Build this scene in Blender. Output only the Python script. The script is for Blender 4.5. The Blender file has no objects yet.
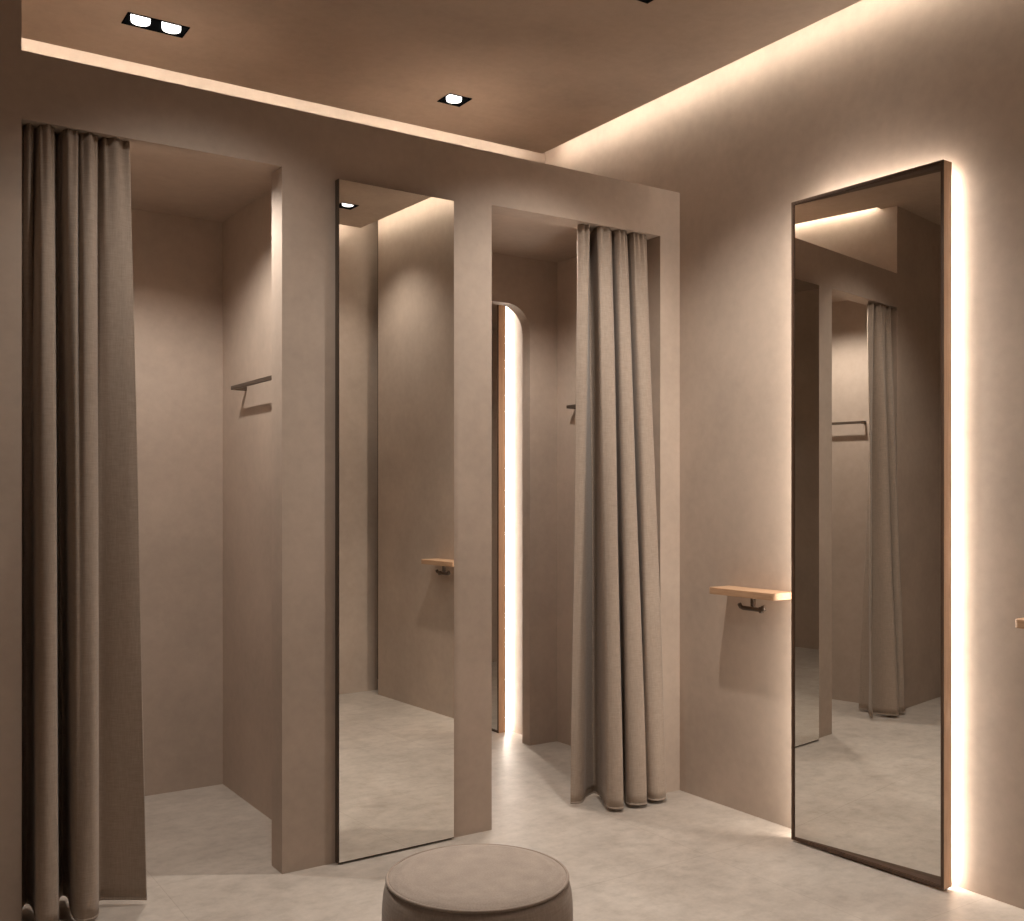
import bpy, bmesh, math, random
from mathutils import Vector, Matrix
random.seed(7)
SC = bpy.context.scene
COL = SC.collection
R = math.radians

# ------------------------------------------------------------------ plan (metres)
XW, YF, TH = 3.125, 3.39, 0.10         # right wall face, front of the booths, thickness of their front
XL, XP1, XP2, XO2 = 0.478, 1.293, 2.144, 3.012
ZO, ZB, ZBC, ZC = 2.429, 2.634, 2.53, 3.040
XCE, YCE = 3.025, 4.300                 # edges of the hung ceiling
YREC = 4.42                            # wall at the back of the recess above the booths
YB1, XB1, XB0 = 4.595, 1.474, 0.40     # left booth
YB2, XB2, XB2L = 4.42, 3.205, 1.95     # right booth
YBK = 0.55                             # wall behind (seen only in the mirror)
XEN = 1.62                             # entrance side
TOP = 3.24

# ------------------------------------------------------------------ materials
def mat(name):
    m = bpy.data.materials.new(name); m.use_nodes = True
    nt = m.node_tree; b = nt.nodes['Principled BSDF']
    return m, nt, b

def noise(nt, coord, scale, detail=4, rough=0.55, vscale=None):
    n = nt.nodes.new('ShaderNodeTexNoise'); n.inputs['Scale'].default_value = scale
    n.inputs['Detail'].default_value = detail; n.inputs['Roughness'].default_value = rough
    if vscale:
        mp = nt.nodes.new('ShaderNodeMapping'); mp.inputs['Scale'].default_value = vscale
        nt.links.new(coord, mp.inputs['Vector']); nt.links.new(mp.outputs[0], n.inputs['Vector'])
    else:
        nt.links.new(coord, n.inputs['Vector'])
    return n.outputs['Fac']

def ramp(nt, fac, stops):
    r = nt.nodes.new('ShaderNodeValToRGB'); e = r.color_ramp.elements
    while len(e) < len(stops): e.new(0.5)
    for i, (p, c) in enumerate(stops):
        e[i].position = p; e[i].color = (*c, 1)
    nt.links.new(fac, r.inputs[0]); return r.outputs[0]

def mix(nt, fac, a, b, mode='MIX'):
    n = nt.nodes.new('ShaderNodeMix'); n.data_type = 'RGBA'; n.blend_type = mode
    for s, v in ((n.inputs[0], fac), (n.inputs[6], a), (n.inputs[7], b)):
        if hasattr(v, 'node'): nt.links.new(v, s)
        elif isinstance(v, (int, float)): s.default_value = v
        else: s.default_value = (*v, 1)
    return n.outputs[2]

def bump(nt, b, h, strength, dist=0.002):
    n = nt.nodes.new('ShaderNodeBump'); n.inputs['Strength'].default_value = strength
    n.inputs['Distance'].default_value = dist
    nt.links.new(h, n.inputs['Height']); nt.links.new(n.outputs[0], b.inputs['Normal'])

def objco(nt):
    return nt.nodes.new('ShaderNodeTexCoord').outputs['Object']

def plaster(name, c, gloss=0.62):
    m, nt, b = mat(name); co = objco(nt)
    f1 = noise(nt, co, 2.6, 6, 0.62); f2 = noise(nt, co, 26, 5, 0.6)
    lo = tuple(v * 0.90 for v in c); hi = tuple(min(1, v * 1.09) for v in c)
    c1 = ramp(nt, f1, [(0.32, lo), (0.68, hi)])
    c2 = mix(nt, 0.16, c1, ramp(nt, f2, [(0.3, tuple(v * .72 for v in c)), (0.7, tuple(min(1, v * 1.2) for v in c))]))
    nt.links.new(c2, b.inputs['Base Color'])
    b.inputs['Roughness'].default_value = gloss
    b.inputs['Specular IOR Level'].default_value = 0.35
    bump(nt, b, f2, 0.16, 0.002)
    return m

WALL = plaster('beige_plaster', (0.460, 0.371, 0.304))
CEIL = plaster('ceiling_paint', (0.47, 0.375, 0.300), 0.8)

def floor_mat():
    m, nt, b = mat('stone_tile'); co = objco(nt)
    f1 = noise(nt, co, 2.6, 9, 0.7, (1, 1.0, 1)); f2 = noise(nt, co, 14, 8, 0.72, (1, 1.25, 1)); f3 = noise(nt, co, 60, 4, 0.6)
    base = ramp(nt, f1, [(0.30, (0.41, 0.355, 0.307)), (0.5, (0.50, 0.44, 0.383)), (0.72, (0.58, 0.515, 0.453))])
    v = ramp(nt, f2, [(0.30, (0.74, 0.73, 0.71)), (0.5, (0.97, 0.97, 0.97)), (0.70, (1.14, 1.14, 1.14))])
    c = mix(nt, 0.8, base, v, 'MULTIPLY')
    br = nt.nodes.new('ShaderNodeTexBrick')
    mp = nt.nodes.new('ShaderNodeMapping'); mp.inputs['Location'].default_value = (-0.915, -1.939, 0)
    nt.links.new(co, mp.inputs[0]); nt.links.new(mp.outputs[0], br.inputs['Vector'])
    br.offset = 0.0
    br.inputs['Brick Width'].default_value = 0.862; br.inputs['Row Height'].default_value = 0.79
    br.inputs['Mortar Size'].default_value = 0.0016; br.inputs['Scale'].default_value = 1
    br.inputs['Mortar Smooth'].default_value = 0.3; br.inputs['Bias'].default_value = 0
    br.inputs['Color1'].default_value = (1, 1, 1, 1); br.inputs['Color2'].default_value = (0.95, 0.95, 0.945, 1)
    br.inputs['Mortar'].default_value = (0.82, 0.80, 0.78, 1)
    c = mix(nt, 1.0, c, br.outputs['Color'], 'MULTIPLY')
    nt.links.new(c, b.inputs['Base Color'])
    rr = nt.nodes.new('ShaderNodeMapRange'); rr.inputs['To Min'].default_value = 0.34; rr.inputs['To Max'].default_value = 0.52
    nt.links.new(f2, rr.inputs[0]); nt.links.new(rr.outputs[0], b.inputs['Roughness'])
    b.inputs['Specular IOR Level'].default_value = 0.45
    bump(nt, b, f3, 0.06, 0.001)
    return m
FLOOR = floor_mat()

def fabric(name, c, sc=420):
    m, nt, b = mat(name); co = objco(nt)
    fx = noise(nt, co, 1, 2, 0.5, (sc, sc, sc * 0.06)); fz = noise(nt, co, 1, 2, 0.5, (sc * .08, sc * .08, sc))
    ad = nt.nodes.new('ShaderNodeMath'); ad.operation = 'ADD'
    nt.links.new(fx, ad.inputs[0]); nt.links.new(fz, ad.inputs[1])
    f = nt.nodes.new('ShaderNodeMath'); f.operation = 'MULTIPLY'; f.inputs[1].default_value = 0.5
    nt.links.new(ad.outputs[0], f.inputs[0])
    cc = ramp(nt, f.outputs[0], [(0.3, tuple(v * .82 for v in c)), (0.7, tuple(v * 1.15 for v in c))])
    nt.links.new(cc, b.inputs['Base Color'])
    b.inputs['Roughness'].default_value = 0.95; b.inputs['Specular IOR Level'].default_value = 0.15
    b.inputs['Sheen Weight'].default_value = 0.15
    bump(nt, b, f.outputs[0], 0.25, 0.001)
    return m
LINEN = fabric('taupe_linen', (0.375, 0.303, 0.246))
SUEDE = fabric('taupe_suede', (0.385, 0.316, 0.265), 260)
PIPING = fabric('piping_cord', (0.36, 0.29, 0.24), 300)

def wood(name, c1, c2, stretch):
    m, nt, b = mat(name); co = objco(nt)
    f = noise(nt, co, 3, 6, 0.6, stretch); f2 = noise(nt, co, 12, 3, 0.5, stretch)
    c = mix(nt, 0.35, ramp(nt, f, [(0.32, c1), (0.68, c2)]), ramp(nt, f2, [(0.4, c1), (0.6, c2)]))
    nt.links.new(c, b.inputs['Base Color']); b.inputs['Roughness'].default_value = 0.48
    bump(nt, b, f2, 0.12, 0.001)
    return m
OAK = wood('oak_board', (0.42, 0.25, 0.145), (0.56, 0.36, 0.22), (14, 1.2, 14))
OAKV = wood('oak_frame', (0.42, 0.265, 0.165), (0.54, 0.36, 0.235), (14, 14, 0.8))
OAK_SHADE = wood('oak_frame_shaded', (0.075, 0.040, 0.023), (0.11, 0.062, 0.037), (14, 14, 2))  # frame oak darkened, shade put into the colour

def plain(name, c, rough, metal=0.0, spec=0.5):
    m, nt, b = mat(name); co = objco(nt)
    f = noise(nt, co, 30, 3)
    nt.links.new(ramp(nt, f, [(0.3, tuple(v * .93 for v in c)), (0.7, tuple(min(1, v * 1.07) for v in c))]), b.inputs['Base Color'])
    b.inputs['Roughness'].default_value = rough; b.inputs['Metallic'].default_value = metal
    b.inputs['Specular IOR Level'].default_value = spec
    return m
BRONZE = plain('dark_bronze', (0.085, 0.060, 0.044), 0.4, 0.4)
BLACK = plain('matt_black', (0.004, 0.004, 0.004), 0.9, 0, 0.0)
RAILM = plain('brown_metal', (0.11, 0.08, 0.06), 0.45, 0.5)
EDGE = plain('dark_mirror_edge', (0.10, 0.075, 0.055), 0.35, 0.3)

def mirror(name, c):
    m, nt, b = mat(name)
    b.inputs['Base Color'].default_value = (*c, 1); b.inputs['Metallic'].default_value = 1
    b.inputs['Roughness'].default_value = 0.0
    return m
GLASS = mirror('silvered_glass', (0.87, 0.855, 0.82))

def emit(name, c, s):
    m, nt, b = mat(name)
    b.inputs['Base Color'].default_value = (0.8, 0.8, 0.8, 1)
    b.inputs['Emission Color'].default_value = (*c, 1); b.inputs['Emission Strength'].default_value = s
    return m
WARM = (1.0, 0.925, 0.845)
LED_COVE = emit('cove_light', (1.0, 0.885, 0.745), 23)
LED_REC = emit('recess_light', (1.0, 0.885, 0.745), 20)
LED_END = emit('end_light', (1.0, 0.885, 0.745), 34)
LED_HALO = emit('halo_light', (1.0, 0.905, 0.80), 30)
LAMP = emit('lamp_face', (1.0, 0.97, 0.93), 3)

# ------------------------------------------------------------------ mesh helpers
def link(name, bm, m, parent=None, smooth=False, loc=None):
    me = bpy.data.meshes.new(name); bmesh.ops.recalc_face_normals(bm, faces=bm.faces)
    bm.to_mesh(me); bm.free()
    if m: me.materials.append(m)
    if smooth:
        for p in me.polygons: p.use_smooth = True
    o = bpy.data.objects.new(name, me); COL.objects.link(o)
    if loc: o.location = loc
    if parent: o.parent = parent
    return o

def box(bm, x0, x1, y0, y1, z0, z1):
    v = [bm.verts.new(p) for p in ((x0,y0,z0),(x1,y0,z0),(x1,y1,z0),(x0,y1,z0),(x0,y0,z1),(x1,y0,z1),(x1,y1,z1),(x0,y1,z1))]
    for f in ((0,3,2,1),(4,5,6,7),(0,1,5,4),(1,2,6,5),(2,3,7,6),(3,0,4,7)):
        bm.faces.new([v[i] for i in f])

def bevel(o, w, seg=3, ang=40):
    md = o.modifiers.new('edge', 'BEVEL'); md.width = w; md.segments = seg
    md.limit_method = 'ANGLE'; md.angle_limit = R(ang)
    return o

def cells(bm, us, vs, solid, w0, w1, put):
    """a slab made of grid cells: us, vs are the grid lines, solid(uc, vc) says which cells exist, put(u, v, w) gives the point"""
    cache = {}
    def V(i, j, k):
        if (i, j, k) not in cache: cache[(i, j, k)] = bm.verts.new(put(us[i], vs[j], (w0, w1)[k]))
        return cache[(i, j, k)]
    n, m = len(us) - 1, len(vs) - 1
    S = lambda i, j: 0 <= i < n and 0 <= j < m and solid((us[i] + us[i+1]) / 2, (vs[j] + vs[j+1]) / 2)
    for i in range(n):
        for j in range(m):
            if not S(i, j): continue
            for k in (0, 1):
                bm.faces.new([V(i,j,k), V(i+1,j,k), V(i+1,j+1,k), V(i,j+1,k)])
            if not S(i-1, j): bm.faces.new([V(i,j,0), V(i,j+1,0), V(i,j+1,1), V(i,j,1)])
            if not S(i+1, j): bm.faces.new([V(i+1,j,0), V(i+1,j+1,0), V(i+1,j+1,1), V(i+1,j,1)])
            if not S(i, j-1): bm.faces.new([V(i,j,0), V(i+1,j,0), V(i+1,j,1), V(i,j,1)])
            if not S(i, j+1): bm.faces.new([V(i,j+1,0), V(i+1,j+1,0), V(i+1,j+1,1), V(i,j+1,1)])

def tube(bm, pts, r, seg=12, caps=True):
    rings = []
    pts = [Vector(p) for p in pts]
    for i, p in enumerate(pts):
        d = (pts[min(i+1, len(pts)-1)] - pts[max(i-1, 0)]).normalized()
        a = d.orthogonal().normalized() if i == 0 else (rings_a - d * rings_a.dot(d)).normalized()
        rings_a = a; b = d.cross(a)
        rings.append([bm.verts.new(p + (a * math.cos(t) + b * math.sin(t)) * r) for t in [2*math.pi*k/seg for k in range(seg)]])
    for q, s in zip(rings, rings[1:]):
        for k in range(seg):
            bm.faces.new([q[k], q[(k+1) % seg], s[(k+1) % seg], s[k]])
    if caps:
        bm.faces.new(rings[0][::-1]); bm.faces.new(rings[-1])

def lathe(bm, prof, seg=96):
    rings = []
    for r, z in prof:
        rings.append([bm.verts.new((0, 0, z))] if r < 1e-6 else
                     [bm.verts.new((r*math.cos(2*math.pi*k/seg), r*math.sin(2*math.pi*k/seg), z)) for k in range(seg)])
    for q, s in zip(rings, rings[1:]):
        for k in range(seg):
            k2 = (k+1) % seg
            if len(q) == 1: bm.faces.new([q[0], s[k], s[k2]])
            elif len(s) == 1: bm.faces.new([q[k], s[0], q[k2]])
            else: bm.faces.new([q[k], s[k], s[k2], q[k2]])

def empty(name, loc, label, cat, group=None, rz=0):
    o = bpy.data.objects.new(name, None); COL.objects.link(o); o.empty_display_size = 0.1
    o.location = loc; o.rotation_euler = (0, 0, rz)
    o['label'] = label; o['category'] = cat
    if group: o['group'] = group
    return o

def struct(name, bm, m, label=None):
    o = link(name, bm, m); o['kind'] = 'structure'
    if label: o['label'] = label
    return o

def copy_thing(src, label, loc, rz=None):
    c = src.copy(); COL.objects.link(c); c.location = loc; c['label'] = label
    if rz is not None: c.rotation_euler = (0, 0, rz)
    for ch in list(src.children):
        d = ch.copy(); COL.objects.link(d); d.parent = c
        for g in ch.children:
            e = g.copy(); COL.objects.link(e); e.parent = d
    return c

# ------------------------------------------------------------------ the setting
bm = bmesh.new(); box(bm, -1.5, 3.4, -1.5, 7.0, -0.12, 0.0); struct('floor', bm, FLOOR, 'pale stone tiled floor')

# recessed ceiling lights: (x0, x1, y0, y1, lamps)
LIGHTS = [(2.234, 2.348, 3.873, 3.983, 1), (0.893, 1.116, 3.861, 3.963, 2), (2.296, 2.410, 2.668, 2.780, 1),
          (2.655, 2.767, 1.00, 1.11, 1), (0.893, 1.116, 2.672, 2.774, 2),
          (-0.80, -0.58, 0.20, 0.302, 2)]  # unseen light, added to brighten the entrance in the mirror reflection
us = sorted({-1.4, XL + 0.05, XEN - 0.07, XCE} | {v for l in LIGHTS for v in l[:2]})
vs = sorted({-1.3, YF + TH, YBK + 0.10, YCE} | {v for l in LIGHTS for v in l[2:4]})
def ceil_solid(x, y):
    if x > XEN - 0.07 and y < YBK + 0.10: return False
    if x < XL + 0.05 and y > YF + TH: return False
    return not any(l[0] < x < l[1] and l[2] < y < l[3] for l in LIGHTS)
bm = bmesh.new(); cells(bm, us, vs, ceil_solid, ZC, ZC + 0.05, lambda u, v, w: (u, v, w))
struct('ceiling', bm, CEIL, 'hung beige ceiling with light gaps along the walls')
bm = bmesh.new(); box(bm, -1.5, 3.4, -1.5, 4.7, TOP, TOP + 0.1); struct('ceiling_slab', bm, CEIL)

# right wall, one face from the room to the passage behind the booths
bm = bmesh.new()
box(bm, XB2, 3.36, 0.7, 6.9, 0, TOP)
box(bm, XW, XB2, 0.7, YF + TH, 0, TOP)
box(bm, XW, XB2, YF + TH, 4.62, ZBC, TOP)
box(bm, XW + .006, XB2, YB2 + 0.07, 6.9, 0, TOP)
struct('wall_right', bm, WALL, 'beige plaster wall behind the backlit mirror')
# front of the booths with its two openings
bm = bmesh.new()
def front_solid(x, z):
    return not (z < ZO and (XL < x < XP1 or XP2 < x < XO2))
cells(bm, [XL, XP1, XP2, XO2, XW], [0, ZO, ZB], front_solid, YF, YF + TH, lambda u, v, w: (u, w, v))
struct('wall_front', bm, WALL, 'beige plaster front of the fitting booths with two openings')
bm = bmesh.new()
box(bm, -1.5, XL, YF, YF + TH, 0, TOP); box(bm, -1.5, XB0, YF + TH, 4.75, 0, TOP)
box(bm, XB0, XL, YF + TH, 4.75, ZBC, TOP)
struct('wall_left', bm, WALL, 'full height beige plaster wall left of the booths')
bm = bmesh.new(); box(bm, XB1, XB2L, YF + TH, YB1 + .1, 0, ZBC); struct('wall_divider', bm, WALL, 'plaster wall between the two booths')
bm = bmesh.new(); box(bm, XB0, XB1, YB1, YB1 + 0.1, 0, ZBC); struct('wall_booth_back', bm, WALL, 'back wall of the booth with the near curtain')
# back wall of the right booth with a round cornered opening
AX0, AX1, AZ, AR = 2.28, 3.030, 2.285, 0.14
bm = bmesh.new()
outer = [(XB2L, 0), (XB2L, ZBC), (XB2, ZBC), (XB2, 0)]
arch = [(AX1, 0)]
for k in range(13):
    t = math.pi / 2 * k / 12; arch.append((AX1 - AR + AR * math.cos(t), AZ - AR + AR * math.sin(t)))
for k in range(13):
    t = math.pi / 2 + math.pi / 2 * k / 12; arch.append((AX0 + AR + AR * math.cos(t), AZ - AR + AR * math.sin(t)))
arch.append((AX0, 0))
crown = arch[1:-1]                       # from the right springing over the top to the left one
ya, yb = YB2, YB2 + 0.07
def quad(*p): bm.faces.new([bm.verts.new(q) for q in p])
for y in (ya, yb):
    quad((AX1, y, 0), (XB2, y, 0), (XB2, y, crown[0][1]), (AX1, y, crown[0][1]))
    quad((XB2L, y, 0), (AX0, y, 0), (AX0, y, crown[-1][1]), (XB2L, y, crown[-1][1]))
    quad((AX1, y, crown[0][1]), (XB2, y, crown[0][1]), (XB2, y, ZBC), (AX1, y, ZBC))
    quad((XB2L, y, crown[-1][1]), (AX0, y, crown[-1][1]), (AX0, y, ZBC), (XB2L, y, ZBC))
    for (xa, za), (xb, zb) in zip(crown, crown[1:]):
        quad((xa, y, za), (xa, y, ZBC), (xb, y, ZBC), (xb, y, zb))
for (xa, za), (xb, zb) in zip(arch, arch[1:]):
    quad((xa, ya, za), (xb, ya, zb), (xb, yb, zb), (xa, yb, za))
bmesh.ops.remove_doubles(bm, verts=bm.verts, dist=1e-5)
struct('wall_arch', bm, WALL, 'back wall of the far booth with a round cornered opening')
bm = bmesh.new(); box(bm, XL, XW, YF + TH, YB1 + .15, ZBC, ZB); struct('ceiling_booth', bm, WALL, 'low ceiling over the booths')
bm = bmesh.new(); box(bm, XL, XW, YREC, 4.75, ZB, TOP); struct('wall_recess', bm, WALL, 'lit wall above the booths')
# behind and beside the camera, seen only in the mirrors
bm = bmesh.new(); box(bm, XEN, XB2, YBK - 0.1, YBK, 0, TOP); box(bm, XEN, XEN + .1, -1.4, YBK - 0.1, 0, TOP)
struct('wall_back', bm, WALL, 'beige plaster wall opposite the booths')
bm = bmesh.new(); box(bm, -1.5, XEN, -1.5, -1.4, 0, TOP); struct('wall_entrance', bm, WALL)
bm = bmesh.new(); box(bm, -1.5, -1.4, -1.4, YF, 0, TOP); struct('wall_side', bm, WALL)
# passage behind the far booth
bm = bmesh.new(); box(bm, 1.5, 1.6, YB1 + .1, 6.9, 0, 2.7); box(bm, 1.6, XW, 6.8, 6.9, 0, 2.7); box(bm, 1.6, XB2L, YB2 + 0.07, 4.7, 0, 2.7)
struct('wall_passage', bm, WALL, 'wall of the passage behind the booths')
bm = bmesh.new(); box(bm, 1.5, XW + .01, YB1 + .15, 6.9, 2.6, 2.7); struct('ceiling_passage', bm, CEIL)

# ------------------------------------------------------------------ hidden light strips
def strip(name, a, b, width, normal, m, label, n=24):
    """a flat lamp strip from a to b (centre line) facing normal"""
    a, b, nn = Vector(a), Vector(b), Vector(normal).normalized()
    d = (b - a).normalized(); s = d.cross(nn).normalized() * width / 2
    bm = bmesh.new(); back = -nn * 0.008
    rows = []
    for k in range(n + 1):
        p = a.lerp(b, k / n)
        rows.append([bm.verts.new(p + s), bm.verts.new(p - s), bm.verts.new(p - s + back), bm.verts.new(p + s + back)])
    for q, r in zip(rows, rows[1:]):
        for i in range(4): bm.faces.new([q[i], q[(i+1) % 4], r[(i+1) % 4], r[i]])
    bm.faces.new(rows[0]); bm.faces.new(rows[-1][::-1])
    o = link(name, bm, m)
    if label: o['label'] = label; o['category'] = 'light strip'
    return o
ZS = ZC + 0.024
strip('light_strip', (XCE + .004, YBK + .11, ZS), (XCE + .004, YCE - .012, ZS), 0.022, (1, 0, -.5), LED_COVE, 'warm light strip hidden in the ceiling gap along the mirror wall', 40)
strip('light_strip', (XL + .02, YCE + 0.004, ZS), (XCE - .012, YCE + 0.004, ZS), 0.022, (0, 1, -.75), LED_REC, 'warm light strip hidden in the ceiling gap above the booths', 30)
strip('light_strip', (XL + .046, YF + TH + .02, ZS), (XL + .046, YCE - .02, ZS), 0.022, (-1, 0, -.5), LED_END, 'short warm light strip in the ceiling gap above the left end of the booths', 10)
strip('light_strip', (XEN, YBK + .096, ZS), (XCE - .01, YBK + .096, ZS), 0.022, (0, -1, -.5), LED_COVE, 'warm light strip in the ceiling gap of the wall opposite the booths', 16)

# ------------------------------------------------------------------ recessed ceiling lights
def spot(name, loc, power, size=150, blend=0.5, radius=0.03, color=WARM, parent=None, aim=None):
    l = bpy.data.lights.new(name, 'SPOT'); l.energy = power; l.spot_size = R(size); l.spot_blend = blend
    l.shadow_soft_size = radius; l.color = color
    o = bpy.data.objects.new(name, l); COL.objects.link(o); o.location = loc
    if aim: o.rotation_euler = (Vector(aim) - Vector(loc)).to_track_quat('-Z', 'Y').to_euler()
    if parent: o.parent = parent; o.matrix_parent_inverse = Matrix.Translation(parent.location).inverted()
    return o

def downlight(x0, x1, y0, y1, lamps, label, z=ZC, power=30, **kw):
    cx, cy = (x0 + x1) / 2, (y0 + y1) / 2; hx, hy = (x1 - x0) / 2, (y1 - y0) / 2
    t = empty('ceiling_light', (cx, cy, z), label, 'ceiling light', 'recessed ceiling lights')
    bm = bmesh.new(); w = 0.004; d = 0.048
    box(bm, -hx, hx, -hy, hy, d, d + .004)
    for a in ((-hx, -hx + w, -hy, hy), (hx - w, hx, -hy, hy), (-hx + w, hx - w, -hy, -hy + w), (-hx + w, hx - w, hy - w, hy)):
        box(bm, *a, -0.003, d)
    link('housing', bm, BLACK, t)
    for k in range(lamps):
        ox = 0 if lamps == 1 else (-0.25 + 0.5 * k) * (x1 - x0)
        bm = bmesh.new(); lathe(bm, [(0, .012), (.028, .011), (.033, .013), (.0345, .020), (.0345, .046), (0, .046)], 40)
        link('lamp', bm, LAMP, t, True, (ox + .004, .012, -0.012))
        spot('lamp_beam', (cx + ox + .004, cy + .012, z - 0.018), power / lamps, parent=t, **kw)
    return t
names = ['black square ceiling light with one lamp above the mirror between the booths',
         'black oblong ceiling light with two lamps above the left booth',
         'black square ceiling light cut by the top edge, over the middle of the room',
         'black square ceiling light reflected in the mirror between the booths',
         'black oblong ceiling light above the stool, out of the picture',
         'added oblong ceiling light brightening the entrance for the mirrors, out of the picture']
POW = [24, 17, 122, 44, 66, 44]
for l, nme, p in zip(LIGHTS, names, POW):
    downlight(*l, nme, power=p, size=112, blend=0.9)

# lights of the booths and of the passage, out of sight above the lintels
def booth_light(x, y, z, p, label, size=146, blend=0.5):
    t = empty('ceiling_light', (x, y, z), label, 'ceiling light', 'booth ceiling lights')
    bm = bmesh.new(); lathe(bm, [(.030, -.006), (.05, -.004), (.052, 0.0), (.030, 0.0), (.030, -.006)], 32); link('ring', bm, BLACK, t, True)
    bm = bmesh.new(); lathe(bm, [(0, -.003), (.030, -.003), (.030, 0), (0, 0)], 32); link('lamp', bm, LAMP, t)
    spot('lamp_beam', (x, y, z - .012), p, size, blend, 0.025, parent=t)
booth_light(0.95, 3.715, ZBC, 56, 'round ceiling light inside the booth with the near curtain')
booth_light(2.50, 3.70, ZBC, 52, 'round ceiling light inside the booth with the far curtain')
booth_light(2.45, 5.5, 2.6, 22, 'round ceiling light in the passage behind the arched opening')

# ------------------------------------------------------------------ framed backlit mirror (standing against the right wall)
def framed_mirror(loc, L, H, label, turn, cant):
    """local y along the wall, 0 at the near end; local x = 0 at the frame's front, + towards the wall"""
    t = empty('framed_mirror', loc, label, 'mirror', 'backlit framed mirrors', R(turn))
    D, lip, back = 0.046, 0.010, 0.080
    bm = bmesh.new()
    cells(bm, [0, lip, L - lip, L], [0, lip, H - lip, H], lambda y, z: not (lip < y < L - lip and lip < z < H - lip), 0, D, lambda u, v, w: (w, u, v))
    link('frame', bm, OAKV, t)
    # added lip with the shade of the frame's front and inner side painted in
    bm = bmesh.new(); q = lip
    cells(bm, [-.0004, q, L - q, L + .0004], [0, q, H - q, H + .0004], lambda y, z: not (q < y < L - q and q < z < H - q), -.003, 0, lambda u, v, w: (w, u, v))
    cells(bm, [lip, q + .002, L - q - .002, L - lip], [lip, q + .002, H - q - .002, H - lip], lambda y, z: not (q + .002 < y < L - q - .002 and q + .002 < z < H - q - .002), 0.0002, D - .002, lambda u, v, w: (w, u, v))
    link('shade_lip', bm, OAK_SHADE, t)['label'] = 'front edge of the oak frame, its shade painted in dark brown'
    # backing box behind the frame
    bm = bmesh.new(); a, b2 = 0.026, 0.010
    cells(bm, [a, a + b2, L - a - b2, L - a], [a, a + b2, H - a - b2, H - a], lambda y, z: not (a + b2 < y < L - a - b2 and a + b2 < z < H - a - b2), D - .004, back, lambda u, v, w: (w, u, v))
    link('backing', bm, BRONZE, t)
    # the pane, set a little askew in its frame
    y0, y1 = q + .001, L - q - .001; z0, z1 = q + .001, H - q - .001
    x1 = 0.002; x0 = x1 + (y1 - y0) * math.tan(R(cant))
    bm = bmesh.new(); e = 0.003
    v = [bm.verts.new(p) for p in ((x0,y0,z0),(x1,y1,z0),(x1,y1,z1),(x0,y0,z1),(x0+e,y0,z0),(x1+e,y1,z0),(x1+e,y1,z1),(x0+e,y0,z1))]
    for f in ((0,1,2,3),(4,7,6,5),(0,4,5,1),(1,5,6,2),(2,6,7,3),(3,7,4,0)): bm.faces.new([v[i] for i in f])
    link('mirror_glass', bm, GLASS, t)
    # light band round the back, facing outwards over the wall
    bm = bmesh.new(); i0 = 0.0285
    n = 24
    def seg(p, q):
        rows = []
        for k in range(n + 1):
            c = [p[0] + (q[0] - p[0]) * k / n, p[1] + (q[1] - p[1]) * k / n]
            rows.append((bm.verts.new((D + .001, c[0], c[1])), bm.verts.new((back - .001, c[0], c[1]))))
        for r, s in zip(rows, rows[1:]): bm.faces.new([r[0], r[1], s[1], s[0]])
    seg((i0 - .004, .004), (i0 - .004, H - i0)); seg((L - i0 + .004, .004), (L - i0 + .004, H - i0)); seg((i0, H - i0 + .004), (L - i0, H - i0 + .004))
    link('light_band', bm, LED_HALO, t)
    return t
big = framed_mirror((3.045, 2.042, 0.007), 0.617, 2.393, 'tall oak framed mirror with a glowing rim on the plaster wall beside the small shelf', 2.6, 3.4)
framed_mirror((3.048, 4.747, 0.0), 0.665, 2.415, 'oak framed mirror with a glowing rim seen through the arched opening of the far booth', 0, 0.0)

# ------------------------------------------------------------------ frameless mirror between the booths
FX0, FX1, FH = 1.4895, 1.9665, 2.413
YA, YBm = 0.030, 0.0175          # how far its left and right edge stand off the wall
bm = bmesh.new()
def prism(bm, x0, x1, ya0, ya1, yb, z0, z1):
    v = [bm.verts.new(p) for p in ((x0,ya0,z0),(x1,ya1,z0),(x1,yb,z0),(x0,yb,z0),(x0,ya0,z1),(x1,ya1,z1),(x1,yb,z1),(x0,yb,z1))]
    for f in ((0,3,2,1),(4,5,6,7),(0,1,5,4),(1,2,6,5),(2,3,7,6),(3,0,4,7)): bm.faces.new([v[i] for i in f])
t = empty('frameless_mirror', (FX0, YF, 0.0), 'tall narrow frameless mirror on the pillar between the two booths', 'mirror')
w = FX1 - FX0
prism(bm, 0, w, -YA + .004, -YBm + .004, -.0005, 0.004, FH); link('backing', bm, EDGE, t)
bm = bmesh.new(); prism(bm, 0.002, w - .002, -YA, -YBm, 0, 0.009, FH - .002)
for v in bm.verts:
    if v.co.y > -.0001: v.co.y = -YA + (YA - YBm) * v.co.x / w + .0035
link('mirror_glass', bm, GLASS, t)

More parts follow.
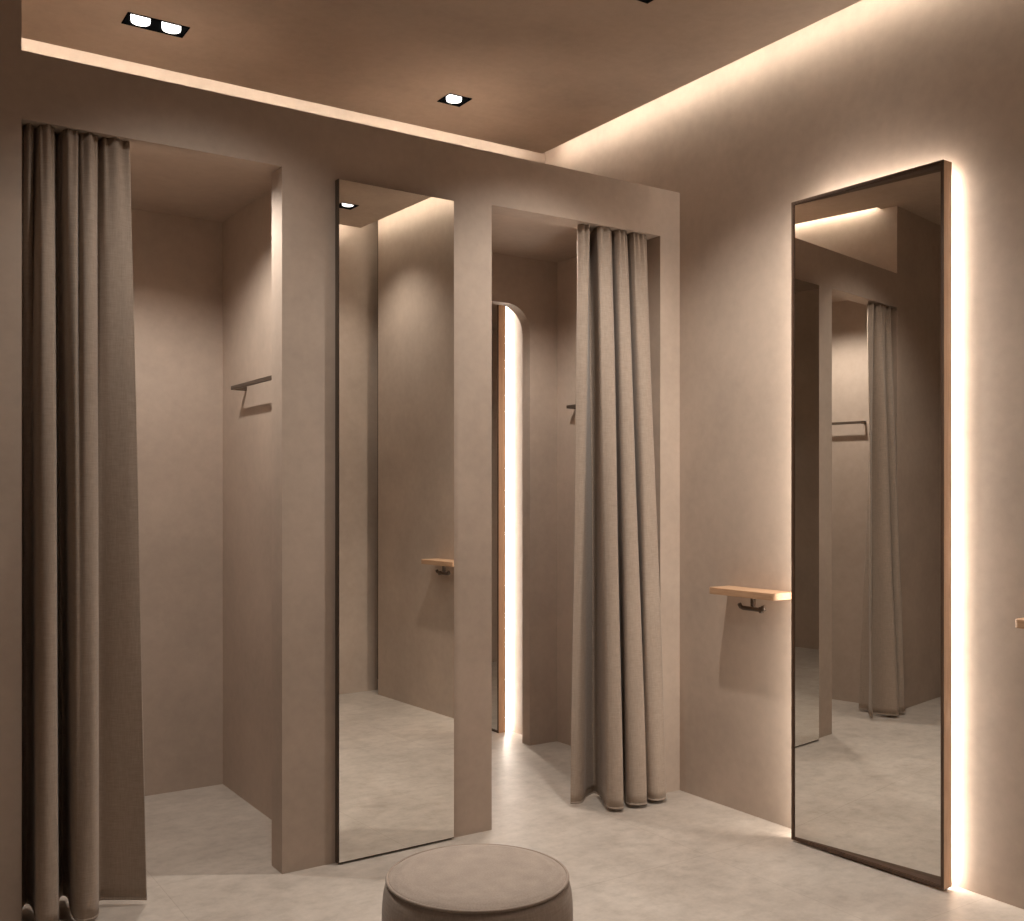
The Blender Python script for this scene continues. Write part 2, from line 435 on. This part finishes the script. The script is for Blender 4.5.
# ------------------------------------------------------------------ shelves with hooks
def shelf(y0, y1, label):
    d, th = 0.124, 0.027; Ln = y1 - y0
    t = empty('wall_shelf', (XW, y0, 0.897), label, 'shelf', 'small oak shelves')
    bm = bmesh.new(); r = 0.022; pts = [(0, 0)]
    for k in range(9):
        a = math.pi / 2 * k / 8; pts.append((-d + r - r * math.sin(a), r - r * math.cos(a)))
    for k in range(9):
        a = math.pi / 2 * k / 8; pts.append((-d + r - r * math.cos(a), Ln - r + r * math.sin(a)))
    pts.append((0, Ln))
    lo = [bm.verts.new((x, y, 0)) for x, y in pts]; hi = [bm.verts.new((x, y, th)) for x, y in pts]
    bm.faces.new(lo[::-1]); bm.faces.new(hi)
    for i in range(len(pts)): bm.faces.new([lo[i], lo[(i+1) % len(pts)], hi[(i+1) % len(pts)], hi[i]])
    bevel(link('board', bm, OAK, t), .002, 2)
    yc = Ln * 0.46
    bm = bmesh.new(); box(bm, -.068, -.052, yc - .007, yc + .007, -.040, 0); bevel(link('hook_post', bm, BRONZE, t), .002)
    bm = bmesh.new(); x = -.060
    tube(bm, [(x - .012, yc + .062, -.034), (x - .004, yc + .062, -.046), (x, yc + .052, -.050), (x, yc, -.050), (x, yc - .052, -.050), (x - .004, yc - .062, -.046), (x - .012, yc - .062, -.034)], .0085, 12)
    h = link('hook', bm, BRONZE, t, True); h['label'] = 'dark metal double hook'
    bm = bmesh.new(); box(bm, -.068, -.052, yc - .052, yc - .036, -.062, -.038); bevel(link('hook_block', bm, BRONZE, t), .003)
    return t
shelf(2.737, 3.092, 'small oak wall shelf with a dark hook left of the glowing mirror')
shelf(1.425, 1.781, 'small oak wall shelf cut by the right edge of the picture')

# ------------------------------------------------------------------ garment rails
def rail(x, s, y0, y1, label):
    """on a wall face at x, standing off towards s"""
    t = empty('garment_rail', (x, y0, 1.752), label, 'garment rail', 'garment rails in the booths')
    off = 0.066 * s; Ln = y1 - y0
    bm = bmesh.new(); box(bm, min(off, off - .012*s), max(off, off - .012*s), 0, Ln, -.008, .008); bevel(link('bar', bm, RAILM, t), .002)
    for y in (0.0, Ln - .014):
        bm = bmesh.new(); a, b = sorted((0, off - .012*s)); box(bm, a, b, y, y + .014, -.009, .009); bevel(link('bracket', bm, RAILM, t), .002)
    return t
rail(XB1, -1, 3.60, 4.285, 'dark garment rail on the right side wall of the left booth')
rail(XB0, 1, 3.62, 4.42, 'dark garment rail on the left booth wall, seen only in the glowing mirror')
rail(XB2, -1, 3.62, 4.25, 'dark garment rail on the side wall of the right booth, left of its curtain')

# ------------------------------------------------------------------ curtains
def catmull(P, n):
    out = []
    for i in range(len(P) - 1):
        p0, p1, p2, p3 = P[max(i-1, 0)], P[i], P[i+1], P[min(i+2, len(P)-1)]
        for k in range(n):
            t = k / n
            out.append(tuple(0.5 * (2*p1[c] + (p2[c]-p0[c])*t + (2*p0[c]-5*p1[c]+4*p2[c]-p3[c])*t*t + (3*p1[c]-p0[c]-3*p2[c]+p3[c])*t**3) for c in (0, 1)))
    out.append(P[-1]); return out

def curtain(top, bot, label, pw=0.75):
    ox, oy = (top[0][0] + top[-1][0]) / 2, YF + .05
    t = empty('curtain', (ox, oy, 0), label, 'curtain', 'floor length booth curtains')
    rows, N = 72, 9
    z0, z1 = 0.018, ZO - 0.001
    def grid(za, zb, nr, grow=0.0):
        bm = bmesh.new(); prev = None
        for r in range(nr + 1):
            z = za + (zb - za) * r / nr; f = (z1 - z) / z1; w = f ** pw
            P = [(a[0] + (b[0]-a[0]) * w, a[1] + (b[1]-a[1]) * w) for a, b in zip(top, bot)]
            C = catmull(P, N)
            # small pinch pleats under the heading
            cur = []
            for k, (x, y) in enumerate(C):
                s = k / N
                y += 0.007 * math.sin(s * 5.1 + 1.0) * max(0, 1 - f / 0.16) ** 1.5
                y += 0.0025 * math.sin(s * 1.7 + f * 9)
                cur.append(bm.verts.new((x - ox, y - oy, z)))
            if prev:
                for k in range(len(cur) - 1): bm.faces.new([prev[k], prev[k+1], cur[k+1], cur[k]])
            prev = cur
        return bm
    o = link('drape', grid(z0 + .004, z1, rows), LINEN, t, True)
    md = o.modifiers.new('thick', 'SOLIDIFY'); md.thickness = 0.004; md.offset = 0
    h = link('hem', grid(z0 - .003, z0 + .004, 1), LINEN, t, True)
    md = h.modifiers.new('thick', 'SOLIDIFY'); md.thickness = 0.0044; md.offset = 0
    return t
LEFT = '''.480,3.44 .484,3.46|.490,3.455 .496,3.52|.503,3.425 .512,3.555|.515,3.44 .524,3.53|.522,3.475 .523,3.45|.530,3.445 .514,3.35
.536,3.415 .530,3.318|.555,3.408 .556,3.318|.570,3.42 .572,3.345|.578,3.455 .588,3.46|.588,3.48 .605,3.53|.598,3.46 .622,3.56
.602,3.425 .633,3.53|.610,3.41 .622,3.43|.635,3.41 .618,3.345|.648,3.45 .630,3.312|.656,3.415 .650,3.308|.680,3.41 .672,3.315
.698,3.43 .690,3.36|.706,3.47 .698,3.43|.716,3.44 .715,3.455|.730,3.42 .755,3.43|.765,3.415 .80,3.40|.795,3.425 .838,3.375'''
RIGHT = '''2.598,3.43 2.572,3.452|2.618,3.42 2.605,3.44|2.638,3.42 2.64,3.455|2.652,3.435 2.685,3.49|2.712,3.515 2.75,3.52|2.722,3.505 2.735,3.45
2.69,3.425 2.672,3.335|2.70,3.412 2.672,3.30|2.735,3.408 2.70,3.283|2.762,3.425 2.727,3.30|2.782,3.465 2.765,3.37|2.797,3.477 2.83,3.47
2.801,3.46 2.85,3.47|2.785,3.43 2.835,3.42|2.79,3.412 2.775,3.33|2.808,3.408 2.775,3.295|2.83,3.412 2.81,3.277|2.846,3.43 2.848,3.29
2.866,3.466 2.885,3.36|2.88,3.475 2.935,3.46|2.884,3.455 2.955,3.46|2.872,3.428 2.935,3.40|2.88,3.41 2.885,3.325|2.90,3.408 2.895,3.293
2.922,3.412 2.93,3.285|2.945,3.42 2.965,3.30|2.965,3.44 2.985,3.36|2.985,3.47 2.995,3.44|3.009,3.487 3.008,3.484'''
def plan(text):
    pr = [[tuple(float(v) for v in q.split(',')) for q in p.split()] for p in text.replace('\n', '|').split('|')]
    return [p[0] for p in pr], [p[1] for p in pr]
curtain(*plan(LEFT), 'taupe linen curtain drawn to the left side of the left booth opening', 0.85)
curtain(*plan(RIGHT), 'taupe linen curtain drawn to the right side of the right booth opening', 0.85)

# ------------------------------------------------------------------ round stool
t = empty('round_stool', (1.234, 2.011, 0), 'round upholstered taupe stool with piped seat at the bottom edge', 'stool')
rs, rb, zt = 0.206, 0.2185, 0.430
bm = bmesh.new()
prof = [(0, .012), (.19, .012), (.200, .016), (.206, .03)]
prof += [(.206 + (rb - .206) * math.sin(math.pi * k / 16), .03 + (zt - .085) * k / 10) for k in range(1, 9)]
prof += [(.2175, zt - .07), (.2165, zt - .05), (.2145, zt - .032), (.211, zt - .016), (rs, zt - .004), (rs - .006, zt - .006)]
lathe(bm, prof, 128); link('upholstered_base', bm, SUEDE, t, True)
bm = bmesh.new(); lathe(bm, [(rs - .001, zt - .010), (rs - .0005, zt + .0005)] + [(rs - .0005 - .006 * k, zt + .0015 + .0125 * (1 - (1 - k / 8) ** 2)) for k in range(1, 9)] + [(rs * f, zt + .0142 + .003 * (1 - f * f)) for f in (.7, .5, .3, .12)] + [(0, zt + .0172)], 128)
link('seat_pad', bm, SUEDE, t, True)
bm = bmesh.new()
tube(bm, [(rs * math.cos(2*math.pi*k/120), rs * math.sin(2*math.pi*k/120), zt + .001) for k in range(121)], .0036, 10, False)
link('piping', bm, PIPING, t, True)
bm = bmesh.new(); lathe(bm, [(0, 0), (.18, 0), (.182, .012), (0, .012)], 64); link('plinth', bm, BLACK, t)

# ------------------------------------------------------------------ world, camera, view
wd = bpy.data.worlds.new('world'); SC.world = wd; wd.use_nodes = True
wd.node_tree.nodes['Background'].inputs[0].default_value = (0.0, 0.0, 0.0, 1)

F = 1032.0
cam = bpy.data.cameras.new('camera'); co = bpy.data.objects.new('camera', cam); COL.objects.link(co)
co.location = (0, 0, 1.3); co.rotation_euler = (R(90), 0, -R(33.44))
cam.sensor_fit = 'HORIZONTAL'; cam.sensor_width = 36; cam.lens = F / 1024 * 36
cam.shift_x = 0.0; cam.shift_y = (495.3 - 460.5) / 1024
cam.clip_start = 0.02; cam.clip_end = 60
SC.camera = co
vw = SC.view_settings
vw.view_transform = 'Standard'; vw.look = 'None'; vw.gamma = 1; vw.use_curve_mapping = False
vw.exposure = 0.0
cy = SC.cycles
cy.max_bounces = 12; cy.diffuse_bounces = 6; cy.glossy_bounces = 8; cy.sample_clamp_indirect = 8.0
